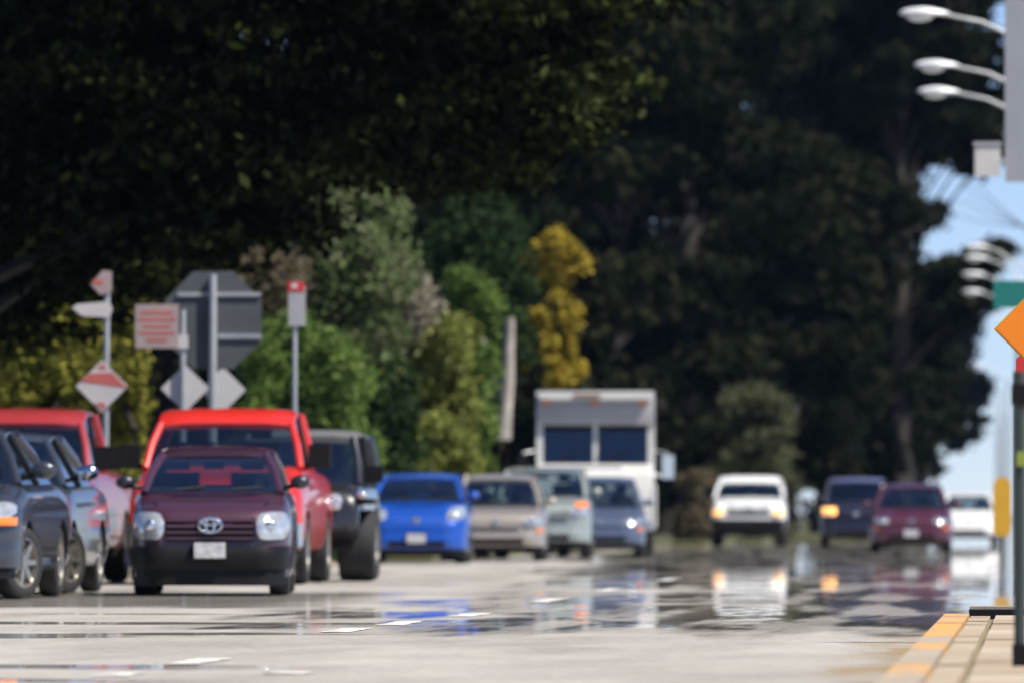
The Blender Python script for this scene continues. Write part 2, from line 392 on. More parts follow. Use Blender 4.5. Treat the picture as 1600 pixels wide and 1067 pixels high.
L['deep'] = leaf_mat('deep_green_leaves', [(0.008, 0.02, 0.008), (0.018, 0.036, 0.014), (0.04, 0.06, 0.025)], 0.15)
L['gold'] = leaf_mat('golden_leaves', [(0.16, 0.12, 0.016), (0.31, 0.235, 0.03), (0.44, 0.34, 0.06)])
L['pale'] = leaf_mat('pale_flowering_leaves', [(0.12, 0.12, 0.07), (0.22, 0.20, 0.15), (0.34, 0.31, 0.25)])
L['sage'] = leaf_mat('sage_bush_leaves', [(0.05, 0.055, 0.03), (0.09, 0.095, 0.05), (0.12, 0.12, 0.07)])
G = 0.1
def gp(px, s, z=G): v = pt(px, 805, s); return (v.x, v.y, z)

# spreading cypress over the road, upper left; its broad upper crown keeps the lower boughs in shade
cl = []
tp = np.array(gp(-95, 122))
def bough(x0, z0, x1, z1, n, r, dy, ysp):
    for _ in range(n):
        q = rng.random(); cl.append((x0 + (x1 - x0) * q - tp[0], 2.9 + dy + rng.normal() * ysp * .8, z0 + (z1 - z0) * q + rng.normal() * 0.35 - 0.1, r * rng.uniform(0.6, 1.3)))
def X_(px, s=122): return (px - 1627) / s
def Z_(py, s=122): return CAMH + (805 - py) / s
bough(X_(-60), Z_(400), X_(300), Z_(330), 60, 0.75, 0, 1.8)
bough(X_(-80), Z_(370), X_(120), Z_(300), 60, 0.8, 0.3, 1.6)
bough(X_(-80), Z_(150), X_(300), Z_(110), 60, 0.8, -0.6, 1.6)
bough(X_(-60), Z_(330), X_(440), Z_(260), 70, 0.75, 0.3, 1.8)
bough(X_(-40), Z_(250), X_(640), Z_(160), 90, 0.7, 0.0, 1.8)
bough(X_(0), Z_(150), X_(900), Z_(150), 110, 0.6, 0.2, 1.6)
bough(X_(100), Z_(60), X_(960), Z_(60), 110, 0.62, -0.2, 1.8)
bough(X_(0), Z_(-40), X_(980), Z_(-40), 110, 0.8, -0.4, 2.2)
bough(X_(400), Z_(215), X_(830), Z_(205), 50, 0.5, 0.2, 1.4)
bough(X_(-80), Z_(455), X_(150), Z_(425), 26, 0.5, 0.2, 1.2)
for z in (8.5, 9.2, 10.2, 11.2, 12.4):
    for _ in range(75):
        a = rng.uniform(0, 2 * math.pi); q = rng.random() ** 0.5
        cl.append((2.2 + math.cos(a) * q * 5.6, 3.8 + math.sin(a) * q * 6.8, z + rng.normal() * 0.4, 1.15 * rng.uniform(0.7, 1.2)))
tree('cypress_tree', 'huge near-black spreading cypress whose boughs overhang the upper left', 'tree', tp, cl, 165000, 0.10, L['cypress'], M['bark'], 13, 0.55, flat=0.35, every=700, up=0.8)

# tall dark trees beyond, receding along the left of the street
protoA = dict(cl=clumps_spray(1.5, 21, 8.5, 8.5, 330, 1.25, 0.45, 34))
def big(px, s, h, r, leafm, label, n=42000, lo=1.0, size=0.2, arms=30, cone=0.45, barkm='bark'):
    c = clumps_spray(lo, h, r, r, 300, 0.16 * r, cone, arms)
    return tree('conifer_tree', label, 'tree', gp(px, s), c, n, size, leafm, M[barkm], h, 0.045 * h * 0.42, 'tall dark trees along the street', flat=0.5, every=12)
C, BL = L['conifer'], L['blue']
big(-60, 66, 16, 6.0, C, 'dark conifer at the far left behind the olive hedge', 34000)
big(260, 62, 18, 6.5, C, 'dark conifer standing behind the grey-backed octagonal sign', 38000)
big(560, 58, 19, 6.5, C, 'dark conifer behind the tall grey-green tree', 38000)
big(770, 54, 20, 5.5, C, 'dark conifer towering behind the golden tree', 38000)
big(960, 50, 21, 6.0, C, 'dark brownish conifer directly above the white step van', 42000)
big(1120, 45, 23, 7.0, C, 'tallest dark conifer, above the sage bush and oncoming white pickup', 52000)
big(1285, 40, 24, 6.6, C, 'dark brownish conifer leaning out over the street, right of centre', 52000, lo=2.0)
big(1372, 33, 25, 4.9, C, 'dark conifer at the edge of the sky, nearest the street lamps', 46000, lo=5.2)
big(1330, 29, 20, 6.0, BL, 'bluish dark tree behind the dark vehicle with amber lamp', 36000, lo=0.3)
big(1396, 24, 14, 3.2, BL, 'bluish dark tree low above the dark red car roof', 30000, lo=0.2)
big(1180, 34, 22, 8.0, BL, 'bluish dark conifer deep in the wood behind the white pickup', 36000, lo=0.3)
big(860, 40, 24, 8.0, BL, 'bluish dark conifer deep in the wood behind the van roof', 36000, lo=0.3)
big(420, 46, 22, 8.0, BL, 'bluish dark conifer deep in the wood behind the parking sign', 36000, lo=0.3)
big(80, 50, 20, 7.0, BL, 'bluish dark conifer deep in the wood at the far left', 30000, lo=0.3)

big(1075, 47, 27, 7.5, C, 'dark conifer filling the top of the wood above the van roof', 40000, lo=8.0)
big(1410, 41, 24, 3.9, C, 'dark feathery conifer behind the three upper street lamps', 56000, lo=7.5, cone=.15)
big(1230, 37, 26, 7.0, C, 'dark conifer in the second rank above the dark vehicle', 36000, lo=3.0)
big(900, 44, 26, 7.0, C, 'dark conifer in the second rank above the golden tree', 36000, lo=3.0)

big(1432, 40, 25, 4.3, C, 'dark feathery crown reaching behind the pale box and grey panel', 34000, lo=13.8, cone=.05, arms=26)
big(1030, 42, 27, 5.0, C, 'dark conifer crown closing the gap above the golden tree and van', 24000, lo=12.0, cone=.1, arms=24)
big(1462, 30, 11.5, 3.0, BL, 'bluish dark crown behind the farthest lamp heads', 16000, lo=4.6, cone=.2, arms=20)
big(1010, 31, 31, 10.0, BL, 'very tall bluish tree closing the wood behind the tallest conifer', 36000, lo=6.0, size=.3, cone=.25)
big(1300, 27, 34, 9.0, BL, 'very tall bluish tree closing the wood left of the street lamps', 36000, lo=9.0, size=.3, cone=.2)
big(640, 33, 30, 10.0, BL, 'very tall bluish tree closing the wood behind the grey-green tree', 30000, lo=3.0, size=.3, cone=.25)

def shrub(name, label, px, s, top_py, wpx, leafm, n, size=0.07, depth=1.6, lo=0.0, cn=60, cr=0.42, cat='shrub', barkm='bark', shape='round', flat=0.85, rag=0.12, dz=0.0, lo_py=None):
    h = Z_(top_py, s) - G; rx = wpx / 2 / s
    z0 = lo if lo_py is None else Z_(lo_py, s) - G
    if shape == 'round': c = clumps_round(z0, h, rx, depth, cn, cr, rag=rag)
    else: c = [(rng.uniform(-rx, rx) * (1 - 0.25 * q), rng.uniform(-depth, depth), z0 + (h - z0) * q, cr * rng.uniform(0.7, 1.25)) for q in rng.random(cn)]
    return tree(name, label, cat, gp(px, s), c, n, size, leafm, M[barkm], h, 0.035 + 0.012 * h, flat=flat, every=5)
shrub('hedge', 'sunlit olive hedge behind the red-and-white diamond sign', 80, 104, 455, 290, L['olive'], 26000, 0.065, 1.2, cn=110, cr=0.36, shape='box')
shrub('column_shrub', 'slim yellow-green column of leaves left of the pale lettered sign', 197, 108, 432, 46, L['olive'], 9000, 0.06, 0.5, cn=34, cr=0.2, shape='box')
shrub('shrub', 'bright green shrub behind the red pickup and parking sign post', 470, 92, 512, 225, L['green'], 30000, 0.07, 1.4, cn=100, cr=0.4, shape='box')
shrub('broadleaf_tree', 'grey-green sunlit tree with rounded top left of centre', 548, 88, 285, 180, L['grey'], 30000, 0.075, 1.7, cn=110, cr=0.42, lo_py=560, cat='tree')
shrub('bare_shrub', 'dry brownish shrub above the octagonal sign', 400, 90, 385, 130, L['dry'], 10000, 0.06, 1.0, cn=40, cr=0.35, lo_py=500, cat='shrub')
shrub('flowering_shrub', 'pale flowering bush between the grey-green tree and the ivy hedge', 640, 86, 405, 75, L['pale'], 6500, 0.06, 0.7, cn=30, cr=0.26, lo_py=520)
shrub('ivy_hedge', 'tall yellow-green ivy hedge behind the blue hatchback', 675, 84, 505, 130, L['lime'], 22000, 0.07, 0.9, cn=90, cr=0.36, shape='box')
shrub('ivy_column', 'narrow ivy-grown column rising above the yellow-green hedge', 735, 82, 430, 70, L['green'], 12000, 0.07, 0.8, cn=46, cr=0.3, shape='box')
shrub('shrub', 'medium green bush filling the gap left of the ivy hedge', 590, 90, 600, 110, L['deep'], 12000, 0.07, 0.9, cn=50, cr=0.36, shape='box')
shrub('dense_tree', 'deep green tree left of the golden tree, hanging over the pale trunk', 752, 76, 300, 120, L['deep'], 26000, 0.085, 1.7, cn=90, cr=0.5, lo_py=590, cat='tree', barkm='pale_bark')
gcl = []
for (zt_, zb_, dx, w_, n_) in ((366, 474, .05, 112, 38), (495, 590, .02, 128, 32), (440, 520, .5, 40, 6), (560, 600, .2, 60, 6)):
    for (x, y, z, r) in clumps_round(Z_(zb_, 73) - G, Z_(zt_, 73) - G, w_ / 2 / 73, .8, n_, .2, rag=.3): gcl.append((x + dx, y, z, r))
tree('golden_tree', 'golden yellow tree right above the left edge of the step van', 'tree', gp(853, 73), gcl, 17000, .07, L['gold'], M['bark'], 5.6, .1, flat=.85, every=5)
o = empty('dead_tree', gp(789, 79)); tag(o, 'pale bare dead tree standing left of the step van', 'tree')
bm = B(); tube(bm, [(0, 0, 0), (.02, 0, 1.0), (-.02, 0, 2.2), (.06, 0, 3.4), (.1, .1, 4.6)], [.19, .16, .15, .13, .09], 12); obj('trunk', bm, M['pale_bark'], o, smooth=True, angle=60)
bm = B(); tube(bm, [(.03, 0, 2.9), (-.3, .1, 3.6), (-.45, .1, 4.2)], [.07, .05, .03], 8); obj('branch', bm, M['pale_bark'], o, smooth=True, angle=60)
shrub('sage_bush', 'rounded grey-sage bush behind the oncoming white pickup', 1183, 51, 612, 105, L['sage'], 13000, 0.1, 1.3, cn=60, cr=0.5, shape='box')
shrub('dry_bush', 'upright olive and straw bush between the step van and the white pickup', 1086, 57, 735, 50, L['dry'], 6000, 0.07, 0.6, cn=30, cr=0.26, shape='box')
# ---------------------------------------------------------------- vehicles
def lerp_tab(tab, y):
    if y <= tab[0][0]: return tab[0][1]
    for (a, va), (b, vb) in zip(tab, tab[1:]):
        if y <= b:
            t = (y - a) / (b - a); t = t * t * (3 - 2 * t) * 0.5 + t * 0.5
            return va + (vb - va) * t
    return tab[-1][1]

_wheel_cache = {}
def wheel(parent, x, y, r, side, rimm, wid=0.21, spokes=5, rr=0.64):
    key = (round(r, 3), rimm.name, side, spokes, wid, rr)
    w = empty('wheel', (x, y, r)); w.parent = parent
    if key not in _wheel_cache:
        h = wid / 2; bm = B()
        lathe_x(bm, [(-h * .92, r * rr), (-h, r * .78), (-h * .97, r * .9), (-h * .8, r * .98), (-h * .3, r), (h * .3, r), (h * .8, r * .98), (h * .97, r * .9), (h, r * .78), (h * .92, r * rr), (h * .6, r * (rr - .02)), (-h * .6, r * (rr - .02)), (-h * .92, r * rr)], 32)
        bmesh.ops.remove_doubles(bm, verts=bm.verts, dist=1e-5)
        t = obj('tyre', bm, M['rubber'], w, smooth=True, angle=40)
        bm = B(); q = side * h
        lathe_x(bm, [(q * .9, r * rr), (q * .95, r * (rr - .05)), (q * .35, r * (rr - .08)), (q * .2, r * .15), (q * .1, 0)], 28)
        for k in range(spokes):
            a = 2 * math.pi * k / spokes
            ca, sa = math.cos(a), math.sin(a); wd = r * (0.075 if spokes > 5 else 0.10)
            for (x0, x1) in ((q * .42, q * .82),):
                vs = []
                for xx in (x0, x1):
                    for rad, ww in ((r * .08, wd * .8), (r * (rr - .04), wd)):
                        for sg in (-1, 1): vs.append(bm.verts.new((xx, ca * rad - sa * ww * sg, sa * rad + ca * ww * sg)))
                for f in ((0, 1, 3, 2), (4, 6, 7, 5), (0, 4, 5, 1), (2, 3, 7, 6), (0, 2, 6, 4), (1, 5, 7, 3)): bm.faces.new([vs[i] for i in f])
        lathe_x(bm, [(q * .3, r * .17), (q * .88, r * .15), (q * .93, r * .08), (q * .93, 0)], 16)
        rm = obj('rim', bm, rimm, w, smooth=True, angle=30)
        _wheel_cache[key] = (t.data, rm.data)
    else:
        a, b = _wheel_cache[key]; link('tyre', a, None, w); link('rim', b, None, w)
    return w

def boolean_cut(o, cutter):
    md = o.modifiers.new('cut', 'BOOLEAN'); md.operation = 'DIFFERENCE'; md.object = cutter; md.solver = 'EXACT'
    md.material_mode = 'TRANSFER'
    dg = bpy.context.evaluated_depsgraph_get()
    me = bpy.data.meshes.new_from_object(o.evaluated_get(dg)); old = o.data
    o.modifiers.clear(); o.data = me
    bpy.data.objects.remove(cutter); bpy.data.meshes.remove(old)

def ico(bm, c, rad, sub=2):
    g = bmesh.ops.create_icosphere(bm, subdivisions=sub, radius=1.0)
    for v in g['verts']: v.co = Vector((c[0] + v.co.x * rad[0], c[1] + v.co.y * rad[1], c[2] + v.co.z * rad[2]))
    return bm

def rbox(bm, x0, x1, y0, y1, z0, z1): return box(bm, x0, x1, y0, y1, z0, z1)

def car(name, label, cat, px, s, yaw, P, pm, group='vehicles queueing towards the camera', grille='slats', rimm=None, loc=None):
    L_, W, H = P['L'], P['W'], P['H']; hw = W / 2
    v = pt(px, 805, s) if loc is None else Vector(loc)
    root = empty(name, (v.x, v.y, 0.006), R(yaw)); tag(root, label, cat, group)
    hz, cy, cz, wy, ry, by, bz, tz = (P[k] for k in ('hz', 'cy', 'cz', 'wy', 'ry', 'by', 'bz', 'tz'))
    cl, wr, fa, ra = P['cl'], P['wr'], P['fa'], P['ra']
    fr, fk = P.get('fr', 0.5), P.get('fk', 0.60)
    lean = P.get('lean', 0.0)
    top = [(0, hz - 0.22), (0.04, hz - 0.13), (0.11, hz - 0.06), (0.26, hz), (0.55, hz + 0.05 * (cz - hz) + .02), (cy, cz), (by, bz), (L_ - 0.12, tz), (L_, tz - 0.12)]
    bot = [(0, cl + 0.06), (0.4, cl), (L_ - 0.5, cl), (L_, cl + 0.12)]
    def hwid(y):
        if y < fr: return hw * (fk + (1 - fk) * math.sqrt(max(0, 1 - (1 - y / fr) ** 2)))
        e = L_ - y
        if e < 0.4: return hw * (0.85 + 0.15 * math.sqrt(max(0, 1 - (1 - e / 0.4) ** 2)))
        return hw
    def yf(x):
        t = (abs(x) / hw - fk) / (1 - fk)
        return 0.0 if t <= 0 else fr * (1 - math.sqrt(max(0, 1 - min(t, 0.995) ** 2)))
    def ny(z):
        lo, hi = 0.0, .45
        if z <= hz - .22: return 0.0
        for _ in range(22):
            m_ = (lo + hi) / 2
            if lerp_tab(top, m_) < z: lo = m_
            else: hi = m_
        return min(lo, .3)
    ys = [0, .012, .03, .06, .1, .15, .22, .3, .4, .5, .65, .8, 1.0] + [1.0 + (L_ - 1.4) * k / 14 for k in range(1, 14)] + [L_ - .4, L_ - .25, L_ - .12, L_ - .04, L_]
    ys = sorted(set(round(y, 4) for y in ys))
    prof = [(0, 0), (.5, 0), (.84, .0), (.95, .05), (.985, .16), (1, .34), (1, .55), (.99, .72), (.965, .85), (.92, .94), (.84, .985), (.6, 1.0), (.3, 1.0), (0, 1.0)]
    bm = B(); rings = []
    for y in ys:
        w = hwid(y); z0 = lerp_tab(bot, y); z1 = lerp_tab(top, y)
        ring = [(u * w, z0 + (z1 - z0) * q + (0.028 * (1 - u * u) if q >= .98 else 0)) for u, q in prof]
        full = ring + [(-u, z) for u, z in ring[-2:0:-1]]
        rings.append([bm.verts.new((x, y, z)) for x, z in full])
    n = len(rings[0])
    for a, b in zip(rings, rings[1:]):
        for k in range(n): bm.faces.new((a[k], a[(k + 1) % n], b[(k + 1) % n], b[k]))
    bm.faces.new(rings[0][::-1]); bm.faces.new(rings[-1])
    body = obj('body', bm, pm, root)
    cb = B()
    for ay in (fa, ra):
        for sg in (-1, 1):
            lathe_x(cb, [(sg * (hw - .36), 0), (sg * (hw - .36), wr * 1.16), (sg * (hw + .2), wr * 1.16), (sg * (hw + .2), 0)], 26, 0, ay, wr + 0.01)
    cut = obj('cutter', cb, M['well']); cut.parent = root
    boolean_cut(body, cut)
    body.data.polygons.foreach_set('use_smooth', np.ones(len(body.data.polygons), dtype=bool)); body.data.set_sharp_from_angle(angle=R(38))
    for ay in (fa, ra):
        for sg in (-1, 1):
            w_ = wheel(root, sg * (hw - .125), ay, wr, sg, rimm or M['rim'], P.get('tw', .21), P.get('spokes', 5), P.get('rr', .64))
            if ay == fa: w_.rotation_euler.z = R(P.get('steer', 0))
    # --- front pieces, laid along the curve of the nose
    def fpatch(nm, x0, x1, z0, z1, off, m, dep=0.06, parent=root, nx=10, nz=3, bulge=0.0, bev=0.0):
        f0 = z0 if callable(z0) else (lambda x: z0); f1 = z1 if callable(z1) else (lambda x: z1)
        bm = B(); F, K = [], []
        for j in range(nz + 1):
            a, b = [], []
            for i in range(nx + 1):
                x = x0 + (x1 - x0) * i / nx; z = f0(x) + (f1(x) - f0(x)) * j / nz
                bu = bulge * (1 - (2 * j / nz - 1) ** 2) * (1 - 0.6 * (2 * i / nx - 1) ** 4)
                a.append(bm.verts.new((x, yf(x) + ny(z) - off - bu, z))); b.append(bm.verts.new((x, yf(x) + ny(z) + dep, z)))
            F.append(a); K.append(b)
        for j in range(nz):
            for i in range(nx):
                bm.faces.new((F[j][i], F[j][i + 1], F[j + 1][i + 1], F[j + 1][i])); bm.faces.new((K[j][i], K[j + 1][i], K[j + 1][i + 1], K[j][i + 1]))
        for i in range(nx):
            bm.faces.new((F[0][i], K[0][i], K[0][i + 1], F[0][i + 1])); bm.faces.new((F[nz][i], F[nz][i + 1], K[nz][i + 1], K[nz][i]))
        for j in range(nz):
            bm.faces.new((F[j][0], F[j + 1][0], K[j + 1][0], K[j][0])); bm.faces.new((F[j][nx], K[j][nx], K[j + 1][nx], F[j + 1][nx]))
        return obj(nm, bm, m, parent, smooth=True, angle=40, bev=bev)
    for sg in (-1, 1):                                          # shut lines of the bonnet
        bm = B(); q = [.22 + (cy - .3) * k / 6 for k in range(7)]
        tube(bm, [(sg * hwid(y) * .72, y, lerp_tab(top, y) + .013) for y in q], .007, 5); obj('hood_seam', bm, M['black'], root)
    # bumper
    bzl, bzh = P.get('bump', (cl + .06, cl + .30)); bm_ = P.get('bumper_mat', pm)
    bmp = fpatch('bumper', -hw * .985, hw * .985, bzl, bzh, 0.045, bm_, .08, bulge=0.03, nx=22, nz=5)
    if P.get('intake', True): fpatch('air_intake', -hw * .55, hw * .55, bzl + .03, bzl + (bzh - bzl) * .55, 0.082, M['black'], .03, bmp)
    fpatch('valance', -hw * .93, hw * .93, cl - .04, bzl + .01, 0.02, M['black'], .1)
    # headlights
    hx0, hx1, hl0, hl1 = P['head']
    amb = P.get('amber')
    for sg in (-1, 1):
        a, b = (hx0, hx1) if sg > 0 else (-hx1, -hx0)
        tilt = P.get('htilt', 0.03); xc_ = (a + b) / 2; xh_ = (b - a) / 2
        ro = lambda x: max(.3, (1 - min(1, abs((x - xc_) / xh_)) ** P.get('hpow', 3.2)) ** .5)
        h = fpatch('headlight', a, b, lambda x: (hl0 + hl1) / 2 - (hl1 - hl0) / 2 * ro(x) + tilt * abs(x) / hw, lambda x: (hl0 + hl1) / 2 + (hl1 - hl0) / 2 * ro(x) + tilt * 2 * abs(x) / hw, 0.03, P.get('lens', M['lens']), .06, bulge=0.02)
        bm = B(); xm = (a + b) / 2 * .96; ico(bm, (xm, yf(xm) + ny((hl0 + hl1) / 2) - .045, (hl0 + hl1) / 2 + .03), (.055, .025, .055)); obj('reflector', bm, P.get('lamp', M['chrome']), h, smooth=True, angle=80)
        if amb:
            q0, q1, az0, az1 = amb; a, b = (q0, q1) if sg > 0 else (-q1, -q0)
            fpatch('marker_lamp', a, b, az0, az1, 0.052, P.get('amber_mat', M['amber']), .05, nx=6, bulge=0.012)
    # grille
    g = P['grille']; gw, gz0, gz1 = g
    gr = fpatch('grille', -gw, gw, gz0, gz1, 0.012, M['black'], .03)
    if grille == 'slats':
        k = P.get('nslat', 4)
        for i in range(k):
            z = gz0 + (gz1 - gz0) * (i + .5) / k; fpatch('grille_bar', -gw * .98, gw * .98, z - .012, z + .012, 0.03, P.get('slat_mat', pm), .03, gr, nz=1)
    elif grille == 'cross':
        fpatch('grille_bar', -gw, gw, (gz0 + gz1) / 2 - .03, (gz0 + gz1) / 2 + .03, 0.04, P.get('slat_mat', M['chrome']), .03, gr, nz=2)
        fpatch('grille_surround', -gw * 1.04, gw * 1.04, gz1 - .03, gz1 + .03, 0.04, P.get('slat_mat', M['chrome']), .03, gr, nz=2)
    # emblem: an oval ring with two smaller loops
    if P.get('emblem', True):
        bm = B(); ez = P.get('ez', (gz0 + gz1) / 2 + .02); er = P.get('er', .075); ye = ny(ez) - .05
        for (ea, eb, ex, ezz) in ((er, er * .66, 0, ez), (er * .38, er * .62, 0, ez), (er * .75, er * .26, 0, ez + er * .3)):
            tube(bm, [(ex + ea * math.cos(t), ye, ezz + eb * math.sin(t)) for t in [2 * math.pi * i / 20 for i in range(21)]], er * .14, 6, cap=False)
        obj('emblem', bm, M['chrome'], root, smooth=True, angle=80)
    if P.get('plate'):
        zc = P['plate']; bm = B(); box(bm, -.155, .155, -.135, -.118, zc - .077, zc + .077); pl = obj('licence_plate', bm, M['plate'], root, bev=.006)
        bm = B(); box(bm, -.165, .165, -.119, .06, zc - .087, zc + .087); obj('plate_holder', bm, M['black'], root)
    # --- glasshouse
    wb, wt, wrb = P.get('wb', hw * .86), P.get('wt', hw * .66), P.get('wrb', hw * .82)
    bow, tb = P.get('bow', .2), P.get('tbow', .08)
    hd = P.get('hd', .04); zt = H - .075 - hd
    def pane(nm, p0, p1, q0, q1, bowb, bowt, nx=10, nz=5, m=M['glass'], axis=1):
        bm = B(); g = []
        for j in range(nz + 1):
            t = j / nz; r = []
            for i in range(nx + 1):
                u = i / nx; a = Vector(p0).lerp(Vector(p1), u); b = Vector(q0).lerp(Vector(q1), u); c = a.lerp(b, t)
                c[axis] += (bowb * (1 - t) + bowt * t) * (1 - (2 * u - 1) ** 2) + 0.0
                c.z += 0.02 * math.sin(math.pi * t)
                r.append(bm.verts.new(c))
            g.append(r)
        for j in range(nz):
            for i in range(nx): bm.faces.new((g[j][i], g[j][i + 1], g[j + 1][i + 1], g[j + 1][i]))
        return obj(nm, bm, m, root, smooth=True, angle=80)
    gm = P.get('glass', M['glass'])
    ws = pane('windshield', (-wb, cy, cz), (wb, cy, cz), (-wt, wy, zt), (wt, wy, zt), -bow, -tb, m=gm)
    pane('rear_window', (-wrb, by, bz), (wrb, by, bz), (-wt, ry, H - .085), (wt, ry, H - .085), .1, .06, m=gm)
    pr = P.get('pillar', .045); pc = P.get('pillar_mat', pm)
    for sg in (-1, 1):
        for nm, a, b, rad in (('windshield_pillar', (sg * wb, cy, cz - .02), (sg * wt, wy, zt), pr), ('rear_pillar', (sg * wrb, by, bz - .02), (sg * wt, ry, H - .085), pr * 1.5)):
            bm = B(); a, b = Vector(a), Vector(b); mid = a.lerp(b, .5) + Vector((sg * .015, -.01, .025)); tube(bm, [a, mid, b], rad, 8); obj(nm, bm, pc, root, smooth=True, angle=50)
        my_b, my_t = cy + (by - cy) * .52, wy + (ry - wy) * .48; mb = cz + (bz - cz) * .5
        bm = B(); tube(bm, [(sg * (wb + .015), my_b, mb - .02), (sg * (wt + .012), my_t, H - .08)], pr * .8, 6); obj('door_pillar', bm, M['black'], root)
        for (a0, a1, b0, b1) in ((cy + .06, my_b, wy, my_t), (my_b, by - .05, my_t, ry)):
            bm = B(); e = sg * .01
            vs = [bm.verts.new(q) for q in ((sg * wb + e, a0, cz - .01), (sg * wb + e, a1, mb - .01), (sg * wt + e, b1, H - .08), (sg * wt + e, b0, zt))]; bm.faces.new(vs)
            obj('side_window', bm, gm, root)
    # roof panel, closed underneath
    bm = B(); rg = []
    rp = [(-1.05, -.085), (-1.04, -.05), (-.93, -.022), (-.6, -.006), (0, 0), (.6, -.006), (.93, -.022), (1.04, -.05), (1.05, -.085), (.95, -.09), (0, -.06), (-.95, -.09)]
    for k in range(11):
        t = k / 10; y = (wy - .03) + (ry + .05 - wy + .03) * t
        drop = -(.055 + hd) * (1 - t) ** 5 - P.get('rdrop', .05) * t ** 4
        rg.append([bm.verts.new((u * wt, y - (tb * (1 - u * u) if k == 0 else tb * .6 * (1 - u * u) * (1 - t)), H + dz + drop)) for u, dz in rp])
    for a, b in zip(rg, rg[1:]):
        for k in range(len(rp)): bm.faces.new((a[k], a[(k + 1) % len(rp)], b[(k + 1) % len(rp)], b[k]))
    bm.faces.new(rg[0][::-1]); bm.faces.new(rg[-1])
    roof = obj('roof', bm, P.get('roof_mat', pm), root, smooth=True, angle=45)
    if P.get('antenna'):
        bm = B(); tube(bm, [(P['antenna'], wy + .1, H - .02), (P['antenna'], wy + .22, H + .32)], [.008, .004], 5); obj('antenna', bm, M['black'], root)
    # cabin
    bm = B(); a = [(-wb * .96, cy + .03, cz + .035), (wb * .96, cy + .03, cz + .035), (wrb * .95, by - .03, bz + .035), (-wrb * .95, by - .03, bz + .035)]
    lo_ = [bm.verts.new((x, y, z - .05)) for x, y, z in a]; up_ = [bm.verts.new(q) for q in a]
    bm.faces.new(lo_[::-1]); bm.faces.new(up_)
    for k in range(4): bm.faces.new((lo_[k], lo_[(k + 1) % 4], up_[(k + 1) % 4], up_[k]))
    obj('cabin_deck', bm, M['interior'], root)
    sy = wy + P.get('seat_dy', .35); hgt = (H - cz)
    for sg in (-1, 1):
        bm = B(); box(bm, sg * .38 - .22, sg * .38 + .22, sy, sy + .12, cz - .02, cz + hgt * .42); st = obj('seat', bm, M['interior'], root, bev=.04)
        bm = B(); box(bm, sg * .38 - .12, sg * .38 + .12, sy + .02, sy + .11, cz + hgt * .47, cz + hgt * .78); obj('headrest', bm, M['interior'], st, bev=.03)
    bm = B(); tube(bm, [(.37 + .17 * math.cos(t), cy + .45 + .04 * math.sin(t), cz + .06 + .13 * math.sin(t)) for t in [2 * math.pi * i / 18 for i in range(19)]], .016, 6, cap=False); obj('steering_wheel', bm, M['black'], root)
    bm = B(); box(bm, -.1, .1, wy + .02, wy + .05, zt - .13, zt - .06); obj('rear_view_mirror', bm, M['black'], root, bev=.01)
    for xx in (-.35, .2):
        bm = B(); tube(bm, [(xx, cy - bow * .85, cz + .025), (xx + .28, cy - bow * .75 + .04, cz + .05)], .012, 5); obj('wiper', bm, M['black'], root)
    # door mirrors
    mw, mh = P.get('mirror', (.10, .07)); mz = cz + P.get('mz', .10); myy = cy + .22
    for sg in (-1, 1):
        bm = B(); mx = sg * (hw + mw * .75)
        if P.get('tow'):
            box(bm, mx - mw, mx + mw, myy - .04, myy + .06, mz - mh, mz + mh); mo = obj('door_mirror', bm, P.get('mirror_mat', M['black']), root, bev=.03)
        else:
            ico(bm, (mx, myy, mz), (mw, .07, mh), 3); mo = obj('door_mirror', bm, P.get('mirror_mat', pm), root, smooth=True, angle=80)
        bm = B(); tube(bm, [(sg * (wb - .02), myy + .06, mz - mh), (mx, myy + .03, mz - mh * .3)], .025, 6); obj('mirror_arm', bm, M['black'], mo)
    return root

def bx_(root, name, x0, x1, y0, y1, z0, z1, m, bev=0.02, parent=None):
    bm = B(); box(bm, x0, x1, y0, y1, z0, z1); return obj(name, bm, m, parent or root, bev=bev, smooth=bev > 0, angle=30)

PP = {}
PP['plum'] = paint('plum_paint', (0.062, 0.020, 0.038), 0.25)
PP['slate'] = paint('slate_blue_paint', (0.055, 0.065, 0.085), 0.45)
PP['slate2'] = paint('dark_graphite_paint', (0.045, 0.05, 0.062), 0.45)
PP['red'] = paint('bright_red_paint', (0.55, 0.022, 0.014))
PP['brick'] = paint('faded_maroon_paint', (0.30, 0.028, 0.03))
PP['blackp'] = paint('black_paint', (0.014, 0.014, 0.016))
PP['blue'] = paint('vivid_blue_paint', (0.010, 0.075, 0.40), 0.2)
PP['beige'] = paint('champagne_paint', (0.36, 0.32, 0.28), 0.4)
PP['sagep'] = paint('pale_green_grey_paint', (0.30, 0.34, 0.32), 0.3)
PP['navy'] = paint('blue_grey_paint', (0.10, 0.13, 0.20), 0.4)
PP['white'] = paint('white_paint', (0.78, 0.78, 0.76))
PP['wine'] = paint('wine_red_paint', (0.075, 0.016, 0.032), 0.15)
PP['dusk'] = paint('dark_violet_blue_paint', (0.018, 0.016, 0.034), 0.3)

